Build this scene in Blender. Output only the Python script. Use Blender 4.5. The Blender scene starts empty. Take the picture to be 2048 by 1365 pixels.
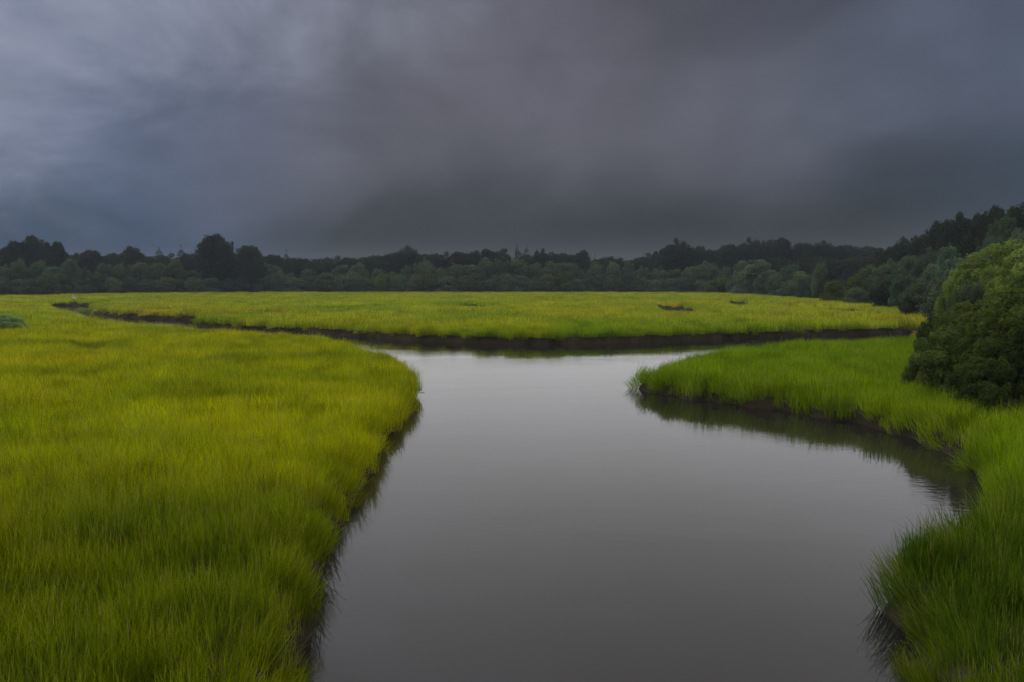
import bpy, math, random
import numpy as np
from mathutils import Matrix, Vector, Euler

R = math.radians
scene = bpy.context.scene
COL = scene.collection

# ------------------------------------------------------------------ camera
F_PX, CAM_Z, HORIZON = 1500.0, 5.6, 560.0
PITCH = math.atan((682.5 - HORIZON) / F_PX)
cam_data = bpy.data.cameras.new('camera')
cam_data.sensor_width = 36.0
cam_data.lens = F_PX / 2048 * 36.0
cam_data.clip_start = 0.1
cam_data.clip_end = 8000
cam = bpy.data.objects.new('camera', cam_data)
cam.location = (0, 0, CAM_Z)
cam.rotation_euler = (math.pi / 2 - PITCH, 0, 0)
COL.objects.link(cam)
scene.camera = cam

# ------------------------------------------------------------------ light
EXPOSURE = 0.65
SUN_EL, SUN_AZ = 58.0, -18.0          # degrees; azimuth from +Y towards +X
sun_data = bpy.data.lights.new('sun', 'SUN')
sun_data.energy = 1.5
sun_data.angle = R(146)               # broad, cloud-filtered light
sun_data.color = (1.0, 0.99, 0.985)
sun = bpy.data.objects.new('sun', sun_data)
sun.rotation_euler = (R(90 - SUN_EL), 0, R(180 - SUN_AZ))
sun.location = (0, 0, 60)
COL.objects.link(sun)

world = bpy.data.worlds.new('World')
scene.world = world
world.use_nodes = True
wn, wl = world.node_tree.nodes, world.node_tree.links
wn.clear()


class NB:
    """tiny helper to write node trees"""
    def __init__(self, tree):
        self.n, self.l = tree.nodes, tree.links

    def new(self, t, **kw):
        nd = self.n.new(t)
        for k, v in kw.items():
            setattr(nd, k, v)
        return nd

    def put(self, sock, v):
        if isinstance(v, bpy.types.NodeSocket):
            self.l.new(v, sock)
        else:
            sock.default_value = v

    def math(self, op, a, b=0.0, c=None, clamp=False):
        nd = self.new('ShaderNodeMath', operation=op, use_clamp=clamp)
        self.put(nd.inputs[0], a)
        self.put(nd.inputs[1], b)
        if c is not None:
            self.put(nd.inputs[2], c)
        return nd.outputs[0]

    def mix(self, f, a, b, blend='MIX'):
        nd = self.new('ShaderNodeMix', data_type='RGBA', blend_type=blend)
        self.put(nd.inputs[0], f)
        for s, v in ((nd.inputs[6], a), (nd.inputs[7], b)):
            self.put(s, (*v, 1.0) if isinstance(v, tuple) and len(v) == 3 else v)
        return nd.outputs[2]

    def smooth(self, v, lo, hi, a=0.0, b=1.0):
        nd = self.new('ShaderNodeMapRange', interpolation_type='SMOOTHSTEP')
        self.put(nd.inputs[0], v)
        for i, x in enumerate((lo, hi, a, b)):
            nd.inputs[1 + i].default_value = x
        return nd.outputs[0]

    def noise(self, vec, scale, detail=2.0, rough=0.5, dist=0.0):
        nd = self.new('ShaderNodeTexNoise')
        if vec is not None:
            self.put(nd.inputs['Vector'], vec)
        nd.inputs['Scale'].default_value = scale
        nd.inputs['Detail'].default_value = detail
        nd.inputs['Roughness'].default_value = rough
        nd.inputs['Distortion'].default_value = dist
        return nd.outputs[0]

    def mapping(self, vec, loc=(0, 0, 0), rot=(0, 0, 0), scale=(1, 1, 1)):
        nd = self.new('ShaderNodeMapping')
        self.put(nd.inputs[0], vec)
        nd.inputs[1].default_value = loc
        nd.inputs[2].default_value = rot
        nd.inputs[3].default_value = scale
        return nd.outputs[0]


def build_sky():
    w = NB(world.node_tree)
    SKY = 0.1                                     # background strength
    nis = w.new('ShaderNodeTexSky', sky_type='NISHITA')
    nis.sun_disc = False
    nis.sun_elevation = R(SUN_EL)
    nis.sun_rotation = R(SUN_AZ)
    tc = w.new('ShaderNodeTexCoord')
    d = tc.outputs['Generated']
    sep = w.new('ShaderNodeSeparateXYZ')
    w.put(sep.inputs[0], d)
    x, y, z = sep.outputs
    az = w.math('ARCTAN2', x, y)
    warp = w.noise(w.mapping(d, loc=(2.0, 0.3, 1.0)), 1.7, 2.0, 0.5)
    big = w.noise(w.mapping(d, loc=(1.7, 0.6, 0.3), rot=(0, R(28), 0), scale=(1.0, 1.0, 1.7)), 2.3, 4.0, 0.48, 0.4)
    veil = w.noise(w.mapping(d, loc=(4.1, 1.6, 5.3), rot=(0, R(40), 0), scale=(1.0, 1.0, 1.5)), 3.4, 4.0, 0.5, 0.6)
    wisp = w.noise(w.mapping(d, loc=(0.4, 2.6, 1.3), rot=(0, R(-32), 0), scale=(1.0, 1.0, 2.3)), 3.0, 6.0, 0.58, 0.5)
    # cloud body colours (linear): mauve grey ahead, bluer to either side
    body = w.mix(w.smooth(az, -0.12, -0.55), (0.088, 0.087, 0.107), (0.080, 0.103, 0.168))
    body = w.mix(w.smooth(az, 0.15, 0.60), body, (0.069, 0.084, 0.122))
    # the deck thickens to a dark base above the horizon
    base = w.math('ADD', z, w.math('MULTIPLY', w.math('SUBTRACT', big, 0.5), 0.16))
    body = w.mix(w.smooth(base, 0.185, 0.04), body, w.mix(w.smooth(az, 0.42, 0.62), w.mix(w.smooth(az, -0.15, -0.5), (0.010, 0.014, 0.019), (0.008, 0.030, 0.070)), (0.036, 0.057, 0.086)))
    tone = w.math('MULTIPLY', w.smooth(big, 0.30, 0.70, 0.80, 1.20), w.smooth(veil, 0.28, 0.72, 0.88, 1.12))
    tuft = w.noise(w.mapping(d, loc=(7.0, 3.0, 2.2), rot=(0, R(20), 0), scale=(1, 1, 1.8)), 8.0, 5.0, 0.55, 0.4)
    tone = w.math('MULTIPLY', tone, w.smooth(tuft, 0.3, 0.7, 0.93, 1.07))
    cl = w.new('ShaderNodeVectorMath', operation='SCALE')
    w.put(cl.inputs[0], body)
    w.put(cl.inputs['Scale'], tone)
    # thinner, brighter cloud high up to the left
    thin = w.math('ADD', w.math('MULTIPLY', az, -1.0), w.math('MULTIPLY', z, 1.7))
    thin = w.math('ADD', thin, w.math('MULTIPLY', w.math('SUBTRACT', warp, 0.5), 0.7))
    thin = w.math('ADD', thin, w.math('MULTIPLY', w.math('SUBTRACT', wisp, 0.5), 1.05))
    lit = w.mix(w.smooth(thin, 0.60, 1.36), cl.outputs[0], (0.345, 0.37, 0.47))
    lit = w.mix(w.math('MULTIPLY', w.smooth(z, 0.40, 0.95), 0.5), lit, (0.24, 0.25, 0.30))
    sc = w.new('ShaderNodeVectorMath', operation='SCALE')
    w.put(sc.inputs[0], lit)
    sc.inputs['Scale'].default_value = 1.0 / SKY / 2 ** EXPOSURE
    col = w.mix(0.985, nis.outputs[0], sc.outputs[0])
    bg = w.new('ShaderNodeBackground')
    w.put(bg.inputs[0], col)
    bg.inputs[1].default_value = SKY
    out = w.new('ShaderNodeOutputWorld')
    w.l.new(bg.outputs[0], out.inputs[0])


build_sky()

vs = scene.view_settings
vs.view_transform = 'Standard'
vs.look = 'None'
vs.gamma = 1.0
vs.exposure = EXPOSURE
vs.use_curve_mapping = False
scene.cycles.use_denoising = True
scene.cycles.use_adaptive_sampling = True
scene.cycles.adaptive_threshold = 0.025
scene.cycles.max_bounces = 4
scene.cycles.diffuse_bounces = 2
scene.cycles.glossy_bounces = 3
scene.cycles.transmission_bounces = 4
scene.cycles.volume_bounces = 0
scene.cycles.caustics_reflective = False
scene.cycles.caustics_refractive = False

# ------------------------------------------------------------------ plan of the place
CP, SP = math.cos(PITCH), math.sin(PITCH)


def at(u, v, z):
    """survey: the point at height z seen at picture position (u, v)"""
    a, b = (u - 1024) / F_PX, -(v - 682.5) / F_PX
    d = (a, CP + b * SP, -SP + b * CP)
    t = (z - CAM_Z) / d[2]
    return (d[0] * t, d[1] * t)


def at_dist(u, v, dist):
    a, b = (u - 1024) / F_PX, -(v - 682.5) / F_PX
    d = (a, CP + b * SP, -SP + b * CP)
    t = dist / d[1]
    return (d[0] * t, dist, CAM_Z + d[2] * t)


def catmull(pts, n=4, closed=True):
    p = np.array(pts, float)
    m = len(p)
    out = []
    for i in range(m if closed else m - 1):
        if closed:
            a, b, c, d = p[(i - 1) % m], p[i], p[(i + 1) % m], p[(i + 2) % m]
        else:
            a, b, c, d = p[max(i - 1, 0)], p[i], p[i + 1], p[min(i + 2, m - 1)]
        for k in range(n):
            t = k / n
            out.append(0.5 * ((2 * b) + (-a + c) * t + (2 * a - 5 * b + 4 * c - d) * t * t + (-a + 3 * b - 3 * c + d) * t ** 3))
    if not closed:
        out.append(p[-1])
    return np.array(out)


TOP = 1.38
W = lambda *ps: [at(u, v, 0.05) for u, v in ps]
T = lambda *ps: [at(u, v, TOP) for u, v in ps]

creek = []
creek += [(-14, -40), (-5, -12), (-2.75, 2.0), (-2.85, 6.5)]
creek += W((598, 1365), (612, 1280), (625, 1200), (643, 1130), (670, 1060), (700, 1000), (734, 935), (768, 885), (797, 845), (822, 812), (836, 785))
creek += T((836, 737), (800, 713), (755, 693), (700, 681), (620, 668), (540, 661), (460, 656.5), (390, 651.5), (300, 645.5), (240, 640), (190, 633), (150, 625), (112, 616), (93, 608))
creek += W((100, 611), (140, 611.5), (190, 610.5), (215, 608))              # far bank of the bend
creek += T((236, 602), (205, 603)) + W((190, 618), (192, 626), (215, 629.5), (255, 634), (320, 637.5), (385, 640))
creek += T((520, 617.0), (700, 616.0), (700, 619.5), (520, 622.5), (440, 625)) + W((396, 650), (410, 654), (460, 658))
creek += W((540, 661.5), (620, 666), (700, 671.5), (760, 676), (850, 682), (950, 686), (1050, 688), (1140, 688), (1250, 686), (1350, 682), (1450, 677), (1550, 673), (1700, 668), (1800, 665), (1880, 662), (2000, 659))
creek += T((2000, 667), (1880, 671), (1830, 672), (1700, 676), (1600, 680), (1500, 688), (1400, 700), (1340, 715), (1305, 732))
creek += W((1287, 775), (1330, 788), (1400, 799), (1480, 809), (1560, 821), (1650, 834), (1720, 846), (1780, 861), (1850, 886), (1918, 914), (1962, 938), (1984, 955))
creek += T((1998, 970), (1940, 984), (1882, 1003), (1846, 1022), (1820, 1055)) + W((1814, 1180), (1813, 1230), (1818, 1290), (1834, 1365))
creek += [(5.3, 8.4), (5.4, 5.0), (6.5, -12), (16, -40)]
CREEK = catmull(creek, 3)

# pans (polygons) and narrow ditches (polyline, half width) in the far marsh
PAN = [T((1303, 602), (1345, 604.5), (1392, 610), (1392, 620), (1350, 620), (1318, 616)),
       T((1450, 595.5), (1475, 597), (1502, 599.5), (1498, 608), (1462, 607)),
       T((160, 678), (185, 676.5), (207, 680), (203, 690), (180, 693), (160, 688))]
EGRET = (lambda p: (p[0], p[1] + 0.9))(at(144, 611.5, 0.05))
DITCH = [
    (T((1388, 617), (1480, 621), (1600, 625.5), (1720, 629.5), (1860, 636)), 3.6),
    (T((1500, 602), (1580, 606), (1700, 615), (1850, 626)), 4.2),
    (T((1118, 595), (1150, 594.5), (1180, 594)), 7.0),
    (T((905, 604), (930, 604), (962, 609)), 4.0),
    (T((700, 617.5), (800, 618), (900, 620), (990, 621)), 3.8),
    (T((560, 592), (640, 592.5), (700, 592)), 5.0),
]
# edge of the marsh against the woods
EDGE = [(-700, 230), (-300, 205)] + T((0, 590), (120, 588.5), (250, 586), (450, 584.6), (600, 584), (1000, 584), (1250, 584.4), (1400, 585), (1500, 588), (1600, 595), (1700, 604), (1800, 614), (1862, 621.5)) + \
    [(48, 78), (34, 58), (22.5, 43), (18.6, 34), (19.0, 28), (24, 23), (40, 17), (80, -10)]
WOOD = np.vstack([catmull(EDGE, 5, closed=False), [(3000, -40), (4000, 4000), (-4000, 4000), (-3000, 240)]])


def seg_dist(P, A, B, chunk=20000):
    """distance from points P to the segments A-B"""
    out = np.empty(len(P))
    AB = B - A
    L = (AB ** 2).sum(1) + 1e-12
    for s in range(0, len(P), chunk):
        p = P[s:s + chunk, None, :]
        t = np.clip(((p - A) * AB).sum(2) / L, 0, 1)
        q = p - (A + t[..., None] * AB)
        out[s:s + chunk] = np.sqrt((q ** 2).sum(2).min(1))
    return out


def inside(P, poly):
    x, y = P[:, 0], P[:, 1]
    r = np.zeros(len(P), bool)
    n = len(poly)
    for i in range(n):
        x0, y0 = poly[i]
        x1, y1 = poly[(i + 1) % n]
        if y0 == y1:
            continue
        c = ((y0 > y) != (y1 > y)) & (x < (x1 - x0) * (y - y0) / (y1 - y0) + x0)
        r ^= c
    return r


def wob(P, s, seed):
    """cheap smooth noise, roughly -1..1"""
    rs = np.random.RandomState(seed)
    v = np.zeros(len(P))
    for k in range(5):
        a = rs.uniform(0, 6.28)
        f = rs.uniform(0.6, 1.7) / s
        v += np.sin((P[:, 0] * math.cos(a) + P[:, 1] * math.sin(a)) * f * 6.28 + rs.uniform(0, 6.28))
    return v / 2.6


def sd_water(P):
    d = seg_dist(P, CREEK, np.roll(CREEK, -1, 0))
    d[inside(P, CREEK)] *= -1
    r = np.hypot(P[:, 0], P[:, 1])
    d += wob(P, 2.3, 1) * np.clip(r / 60, 0.10, 0.28) + wob(P, 0.8, 2) * 0.05
    for pl, hw in DITCH:
        q = catmull(pl, 4, closed=False)
        e = seg_dist(P, q[:-1], q[1:]) - hw * (1 + 0.35 * wob(P, 9.0, 5))
        d = np.minimum(d, e)
    for pl in PAN:
        q = catmull(pl, 3)
        e = seg_dist(P, q, np.roll(q, -1, 0))
        e[inside(P, q)] *= -1
        d = np.minimum(d, e + 0.4 * wob(P, 6.0, 6))
    return d


def sd_wood(P):
    d = seg_dist(P, WOOD, np.roll(WOOD, -1, 0))
    ins = inside(P, WOOD)
    return np.where(ins, d, -d)


def sstep(x, a, b):
    t = np.clip((x - a) / (b - a), 0, 1)
    return t * t * (3 - 2 * t)


def ground_z(P, sw=None, sd=None):
    if sw is None:
        sw = sd_water(P)
    if sd is None:
        sd = sd_wood(P)
    ramp = 0.62 - 0.26 * sstep(np.hypot(P[:, 0], P[:, 1]), 40, 60)
    z = np.where(sw > 0, 0.60 * sstep(sw / ramp, -0.15, 1.0) + 0.05 * wob(P, 5.0, 3), 0.0)
    z = np.where(sw <= 0, 0.02 + np.maximum(sw * 0.8, -0.7), z)
    z = np.where((sw > 0) & (sw < 0.45), np.maximum(z, 0.02), z)
    rise = sstep(sd, 2, 60) * 1.5 + sstep(sd, 30, 250) * 4.0
    right = sstep(P[:, 0], 15, 70) * sstep(P[:, 1], 380, 200)
    rise += right * sstep(sd, 6, 75) * 11.0
    return z + rise


def gz(x, y):
    return float(ground_z(np.array([[x, y]], float))[0])


# ------------------------------------------------------------------ materials
def material(name):
    m = bpy.data.materials.new(name)
    m.use_nodes = True
    m.node_tree.nodes.clear()
    return m, NB(m.node_tree)


def finish(w, shader):
    out = w.new('ShaderNodeOutputMaterial')
    w.l.new(shader, out.inputs[0])


def principled(w, color, rough=0.8, spec=0.3, normal=None, ior=1.45):
    p = w.new('ShaderNodeBsdfPrincipled')
    w.put(p.inputs['Base Color'], (*color, 1) if isinstance(color, tuple) else color)
    w.put(p.inputs['Roughness'], rough)
    p.inputs['Specular IOR Level'].default_value = spec
    p.inputs['IOR'].default_value = ior
    if normal is not None:
        w.put(p.inputs['Normal'], normal)
    return p.outputs[0]


def bump(w, h, strength, dist):
    b = w.new('ShaderNodeBump')
    b.inputs['Strength'].default_value = strength
    b.inputs['Distance'].default_value = dist
    w.put(b.inputs['Height'], h)
    return b.outputs[0]


def make_ground_mat():
    m, w = material('tidal_mud')
    g = w.new('ShaderNodeNewGeometry').outputs['Position']
    n1 = w.noise(g, 1.3, 6, 0.6)
    n2 = w.noise(g, 9.0, 4, 0.6)
    c = w.mix(w.smooth(n1, 0.3, 0.7), (0.026, 0.020, 0.010), (0.046, 0.035, 0.018))
    c = w.mix(w.math('MULTIPLY', w.smooth(n2, 0.45, 0.8), 0.5), c, (0.055, 0.050, 0.020))
    wood = w.new('ShaderNodeAttribute', attribute_name='tone').outputs['Fac']
    c = w.mix(wood, c, w.mix(n1, (0.020, 0.026, 0.010), (0.035, 0.036, 0.014)))
    finish(w, principled(w, c, 0.9, 0.12, bump(w, n2, 0.5, 0.06)))
    return m


def make_water_mat():
    m, w = material('creek_water')
    g = w.new('ShaderNodeNewGeometry').outputs['Position']
    r1 = w.noise(w.mapping(g, scale=(0.7, 1.8, 1)), 3.0, 4, 0.55)
    r2 = w.noise(w.mapping(g, scale=(0.6, 1.0, 1)), 0.35, 2, 0.5)
    paws = w.smooth(w.noise(w.mapping(g, loc=(3, 1, 0), scale=(0.35, 1, 1)), 0.16, 3, 0.55, 0.6), 0.40, 0.66, 0.10, 0.75)
    h = w.math('ADD', w.math('MULTIPLY', r1, paws), r2)
    c = w.mix(w.smooth(w.noise(g, 0.12, 3, 0.5), 0.35, 0.65), (0.014, 0.012, 0.010), (0.020, 0.017, 0.014))
    finish(w, principled(w, c, 0.04, 0.5, bump(w, h, 0.17, 0.05), 1.27))
    return m


def leafy(name, lo, hi, accent, trans=0.35, patch=0.05):
    """leaf material: per-leaf tone, per-plant tint, broad patches over the crown"""
    m, w = material(name)
    t = w.new('ShaderNodeAttribute', attribute_name='tone').outputs['Fac']
    oi = w.new('ShaderNodeObjectInfo').outputs['Random']
    g = w.new('ShaderNodeNewGeometry').outputs['Position']
    c = w.mix(t, lo, hi)
    c = w.mix(w.math('MULTIPLY', w.smooth(w.noise(g, patch, 3, 0.5), 0.42, 0.68), 0.55), c, accent)
    k = w.math('MULTIPLY_ADD', oi, 0.5, 0.75)
    sc = w.new('ShaderNodeVectorMath', operation='SCALE')
    w.put(sc.inputs[0], c)
    w.put(sc.inputs['Scale'], k)
    d = w.new('ShaderNodeBsdfDiffuse')
    w.put(d.inputs[0], sc.outputs[0])
    tr = w.new('ShaderNodeBsdfTranslucent')
    w.put(tr.inputs[0], w.mix(1.0, sc.outputs[0], (1.0, 1.05, 0.6), 'MULTIPLY'))
    mx = w.new('ShaderNodeMixShader')
    mx.inputs[0].default_value = trans
    w.l.new(d.outputs[0], mx.inputs[1])
    w.l.new(tr.outputs[0], mx.inputs[2])
    finish(w, mx.outputs[0])
    return m


def make_grass_mat():
    m, w = material('marsh_grass')
    t = w.new('ShaderNodeAttribute', attribute_name='tone').outputs['Fac']
    g = w.new('ShaderNodeNewGeometry').outputs['Position']
    sep = w.new('ShaderNodeSeparateXYZ')
    w.put(sep.inputs[0], g)
    n1 = w.noise(w.mapping(g, loc=(3, 9, 0), scale=(1, 1, 0)), 0.055, 3, 0.55, 0.4)
    n2 = w.noise(w.mapping(g, loc=(40, 2, 0), scale=(0.5, 1, 0)), 0.05, 4, 0.6)
    n3 = w.noise(w.mapping(g, scale=(1, 1, 0)), 0.6, 3, 0.5)
    n4 = w.noise(w.mapping(g, loc=(11, 5, 0), scale=(0.6, 1, 0)), 0.17, 3, 0.55, 0.5)
    oi = w.new('ShaderNodeObjectInfo').outputs['Random']                         # each tussock a little different
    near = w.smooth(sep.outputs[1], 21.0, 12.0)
    c = w.mix(w.smooth(n1, 0.30, 0.56), (0.270, 0.400, 0.001), (0.560, 0.560, 0.001))
    c = w.mix(w.math('MULTIPLY', w.smooth(n4, 0.47, 0.64), 0.6), c, (0.170, 0.270, 0.002))
    c = w.mix(w.math('MULTIPLY', w.smooth(n4, 0.46, 0.32), 0.35), c, (0.44, 0.36, 0.004))
    c = w.mix(w.math('MULTIPLY', near, 0.75), c, w.mix(w.smooth(n3, 0.4, 0.65), (0.200, 0.240, 0.003), (0.120, 0.180, 0.003)))  # near straw and green patches, with the foreground dimness painted into the colour
    right = w.mix(near, (0.250, 0.380, 0.002), (0.090, 0.150, 0.004))            # greener on the right; overhang and corner shade painted into its near end
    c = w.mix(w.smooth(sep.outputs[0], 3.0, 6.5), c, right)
    far = w.smooth(sep.outputs[1], 55.0, 95.0)
    c = w.mix(far, c, w.mix(w.smooth(n1, 0.36, 0.62), (0.36, 0.48, 0.020), (0.56, 0.58, 0.020)))
    gold = w.math('MULTIPLY', w.smooth(n2, 0.50, 0.66), w.math('MULTIPLY_ADD', far, 0.52, 0.10))
    c = w.mix(gold, c, (0.62, 0.46, 0.022))
    c = w.mix(w.math('MULTIPLY', w.smooth(n3, 0.48, 0.72), 0.40), c, w.mix(1.0, c, (0.45, 0.60, 1.0), 'MULTIPLY'))
    c = w.mix(w.math('MULTIPLY', oi, 0.5), c, w.mix(1.0, c, (0.55, 0.62, 0.8), 'MULTIPLY'))
    dead = w.math('MULTIPLY', w.smooth(t, 0.93, 0.96), 0.7)
    ts = w.new('ShaderNodeVectorMath', operation='SCALE')
    w.put(ts.inputs[0], c)
    w.put(ts.inputs['Scale'], w.math('MULTIPLY_ADD', t, 1.35, 0.50))
    c = ts.outputs[0]
    c = w.mix(dead, c, (0.30, 0.25, 0.050))
    d = w.new('ShaderNodeBsdfDiffuse')
    w.put(d.inputs[0], c)
    tr = w.new('ShaderNodeBsdfTranslucent')
    w.put(tr.inputs[0], c)
    mx = w.new('ShaderNodeMixShader')
    mx.inputs[0].default_value = 0.45
    w.l.new(d.outputs[0], mx.inputs[1])
    w.l.new(tr.outputs[0], mx.inputs[2])
    finish(w, mx.outputs[0])
    return m


def flat_mat(name, color, rough=0.7, spec=0.3, nscale=6.0, var=0.25):
    m, w = material(name)
    g = w.new('ShaderNodeNewGeometry').outputs['Position']
    n = w.noise(g, nscale, 4, 0.6)
    c = w.mix(n, tuple(x * (1 - var) for x in color), tuple(min(1, x * (1 + var)) for x in color))
    finish(w, principled(w, c, rough, spec, bump(w, n, 0.3, 0.02)))
    return m


MUD = make_ground_mat()
WATER = make_water_mat()
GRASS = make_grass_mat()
BARK = flat_mat('bark', (0.075, 0.058, 0.042), 0.9, 0.2, 8.0, 0.4)
LEAF = {
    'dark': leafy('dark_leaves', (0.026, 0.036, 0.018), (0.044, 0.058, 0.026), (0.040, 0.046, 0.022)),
    'pale': leafy('grey_green_leaves', (0.080, 0.112, 0.060), (0.145, 0.185, 0.095), (0.120, 0.140, 0.062)),
    'teal': leafy('blue_green_leaves', (0.064, 0.106, 0.060), (0.118, 0.172, 0.096), (0.100, 0.135, 0.062)),
    'yellow': leafy('yellow_green_leaves', (0.085, 0.115, 0.018), (0.150, 0.190, 0.030), (0.080, 0.120, 0.025)),
    'bush': leafy('bush_leaves', (0.030, 0.052, 0.013), (0.100, 0.135, 0.028), (0.100, 0.115, 0.020), 0.35, 0.5),
    'mid': leafy('olive_leaves', (0.055, 0.092, 0.020), (0.165, 0.210, 0.045), (0.160, 0.175, 0.030), 0.35, 0.5),
    'soft': leafy('soft_green_leaves', (0.26, 0.38, 0.17), (0.38, 0.50, 0.25), (0.30, 0.42, 0.15), 0.5, 0.4),
    'lit': leafy('lit_green_leaves', (0.120, 0.190, 0.045), (0.34, 0.42, 0.110), (0.25, 0.28, 0.055), 0.45, 0.4),  # brighter leaves: light on the thicket tops put into the colour
}


# ------------------------------------------------------------------ mesh helpers
def mesh_np(name, V, quads, mat=None, tone=None, smooth=False, tris=None):
    me = bpy.data.meshes.new(name)
    V = np.asarray(V, np.float32)
    quads = np.asarray(quads, np.int32).reshape(-1, 4) if quads is not None and len(quads) else np.zeros((0, 4), np.int32)
    tris = np.asarray(tris, np.int32).reshape(-1, 3) if tris is not None and len(tris) else np.zeros((0, 3), np.int32)
    nq, nt = len(quads), len(tris)
    me.vertices.add(len(V))
    me.vertices.foreach_set('co', V.ravel())
    me.loops.add(nq * 4 + nt * 3)
    me.loops.foreach_set('vertex_index', np.concatenate([quads.ravel(), tris.ravel()]).astype(np.int32))
    me.polygons.add(nq + nt)
    st = np.concatenate([np.arange(nq) * 4, nq * 4 + np.arange(nt) * 3]).astype(np.int32)
    me.polygons.foreach_set('loop_start', st)
    if smooth:
        me.polygons.foreach_set('use_smooth', np.ones(nq + nt, bool))
    me.update(calc_edges=True)
    if tone is not None:
        at_ = me.attributes.new('tone', 'FLOAT', 'POINT')
        at_.data.foreach_set('value', np.asarray(tone, np.float32))
    if mat:
        me.materials.append(mat)
    return me


def link(name, data, parent=None, **props):
    o = bpy.data.objects.new(name, data)
    COL.objects.link(o)
    if parent:
        o.parent = parent
    for k, v in props.items():
        o[k] = v
    return o


def tubes(paths, sides=7):
    """paths: list of (points, radii) -> verts, quads of tapered tubes"""
    V, Q = [], []
    for pts, rad in paths:
        pts = [Vector(p) for p in pts]
        base = len(V)
        for i, p in enumerate(pts):
            t = (pts[min(i + 1, len(pts) - 1)] - pts[max(i - 1, 0)]).normalized()
            a = t.cross(Vector((0.3, 1, 0.1))).normalized()
            b = t.cross(a)
            for s in range(sides):
                an = 2 * math.pi * s / sides
                V.append(p + (a * math.cos(an) + b * math.sin(an)) * rad[i])
        for i in range(len(pts) - 1):
            for s in range(sides):
                q = (s + 1) % sides
                Q.append((base + i * sides + s, base + i * sides + q, base + (i + 1) * sides + q, base + (i + 1) * sides + s))
    return [tuple(v) for v in V], Q


# ------------------------------------------------------------------ ground and water
def build_ground():
    ang = np.concatenate([np.linspace(-48, 48, 420), np.linspace(50, 310, 80)])
    ang = np.radians(ang)
    rad = np.concatenate([[0.0], np.exp(np.linspace(math.log(1.2), math.log(5), 22))[:-1],
                          np.exp(np.linspace(math.log(5), math.log(420), 500))[:-1],
                          np.exp(np.linspace(math.log(420), math.log(1000), 14))])
    na, nr = len(ang), len(rad)
    RR, AA = np.meshgrid(rad, ang, indexing='ij')
    P = np.stack([RR * np.sin(AA), RR * np.cos(AA)], -1).reshape(-1, 2)
    wd = sd_wood(P)
    z = ground_z(P, None, wd)
    V = np.column_stack([P, z])
    i = np.arange(nr - 1)[:, None]
    j = np.arange(na)[None, :]
    j2 = (j + 1) % na
    q = np.stack([i * na + j, i * na + j2, (i + 1) * na + j2, (i + 1) * na + j], -1).reshape(-1, 4)
    me = mesh_np('ground', V, q[:, ::-1], MUD, tone=sstep(wd, 0, 8), smooth=True)
    link('ground', me, kind='structure')


build_ground()


def build_water():
    nx, ny = 40, 60
    xs = np.linspace(-150, 110, nx)
    ys = np.linspace(-45, 230, ny)
    X, Y = np.meshgrid(xs, ys)
    V = np.column_stack([X.ravel(), Y.ravel(), np.zeros(X.size)])
    i, j = np.meshgrid(np.arange(ny - 1), np.arange(nx - 1), indexing='ij')
    a = (i * nx + j).ravel()
    link('water', mesh_np('water', V, np.column_stack([a, a + 1, a + nx + 1, a + nx]), WATER), kind='structure')


build_water()


# ------------------------------------------------------------------ marsh grass
def grass_patch(rng, size, n, hgt, width, segs, droop=0.35, seed_heads=0):
    V, Q, TN = [], [], []
    for b in range(n):
        r = size * math.sqrt(rng.random()) * 0.5 * 1.15
        a = rng.random() * 6.283
        px, py = r * math.cos(a), r * math.sin(a)
        h = hgt * rng.uniform(0.62, 1.08)
        la = rng.random() * 6.283
        lean = rng.uniform(0.02, 0.22) * h
        dr = droop * h * rng.random() ** 2
        wa = rng.random() * 6.283
        wx, wy = math.cos(wa) * width * 0.5, math.sin(wa) * width * 0.5
        tone = rng.random()
        base = len(V)
        for s in range(segs + 1):
            t = s / segs
            k = lean * t + dr * t ** 3
            x, y = px + math.cos(la) * k, py + math.sin(la) * k
            zz = h * t - dr * 0.45 * t ** 3
            ww = (1.0 - 0.25 * t) if s < segs else 0.12
            V += [(x - wx * ww, y - wy * ww, zz), (x + wx * ww, y + wy * ww, zz)]
            TN += [tone, tone]
        for s in range(segs):
            Q.append((base + 2 * s, base + 2 * s + 1, base + 2 * s + 3, base + 2 * s + 2))
    for b in range(seed_heads):
        r, a = size * 0.5 * rng.random(), rng.random() * 6.283
        x, y, h = r * math.cos(a), r * math.sin(a), hgt * rng.uniform(1.0, 1.22)
        lx, ly = rng.uniform(-.12, .12), rng.uniform(-.12, .12)
        for (z0, z1, w0) in ((0.0, h * 0.86, width * 0.35), (h * 0.84, h, width * 0.8)):
            base = len(V)
            for z, w0_ in ((z0, w0), (z1, w0 * 0.7)):
                V += [(x + lx * z - w0_ / 2, y + ly * z, z), (x + lx * z + w0_ / 2, y + ly * z, z)]
                TN += [0.96, 0.96]
            Q.append((base, base + 1, base + 3, base + 2))
    return V, Q, TN


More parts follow.
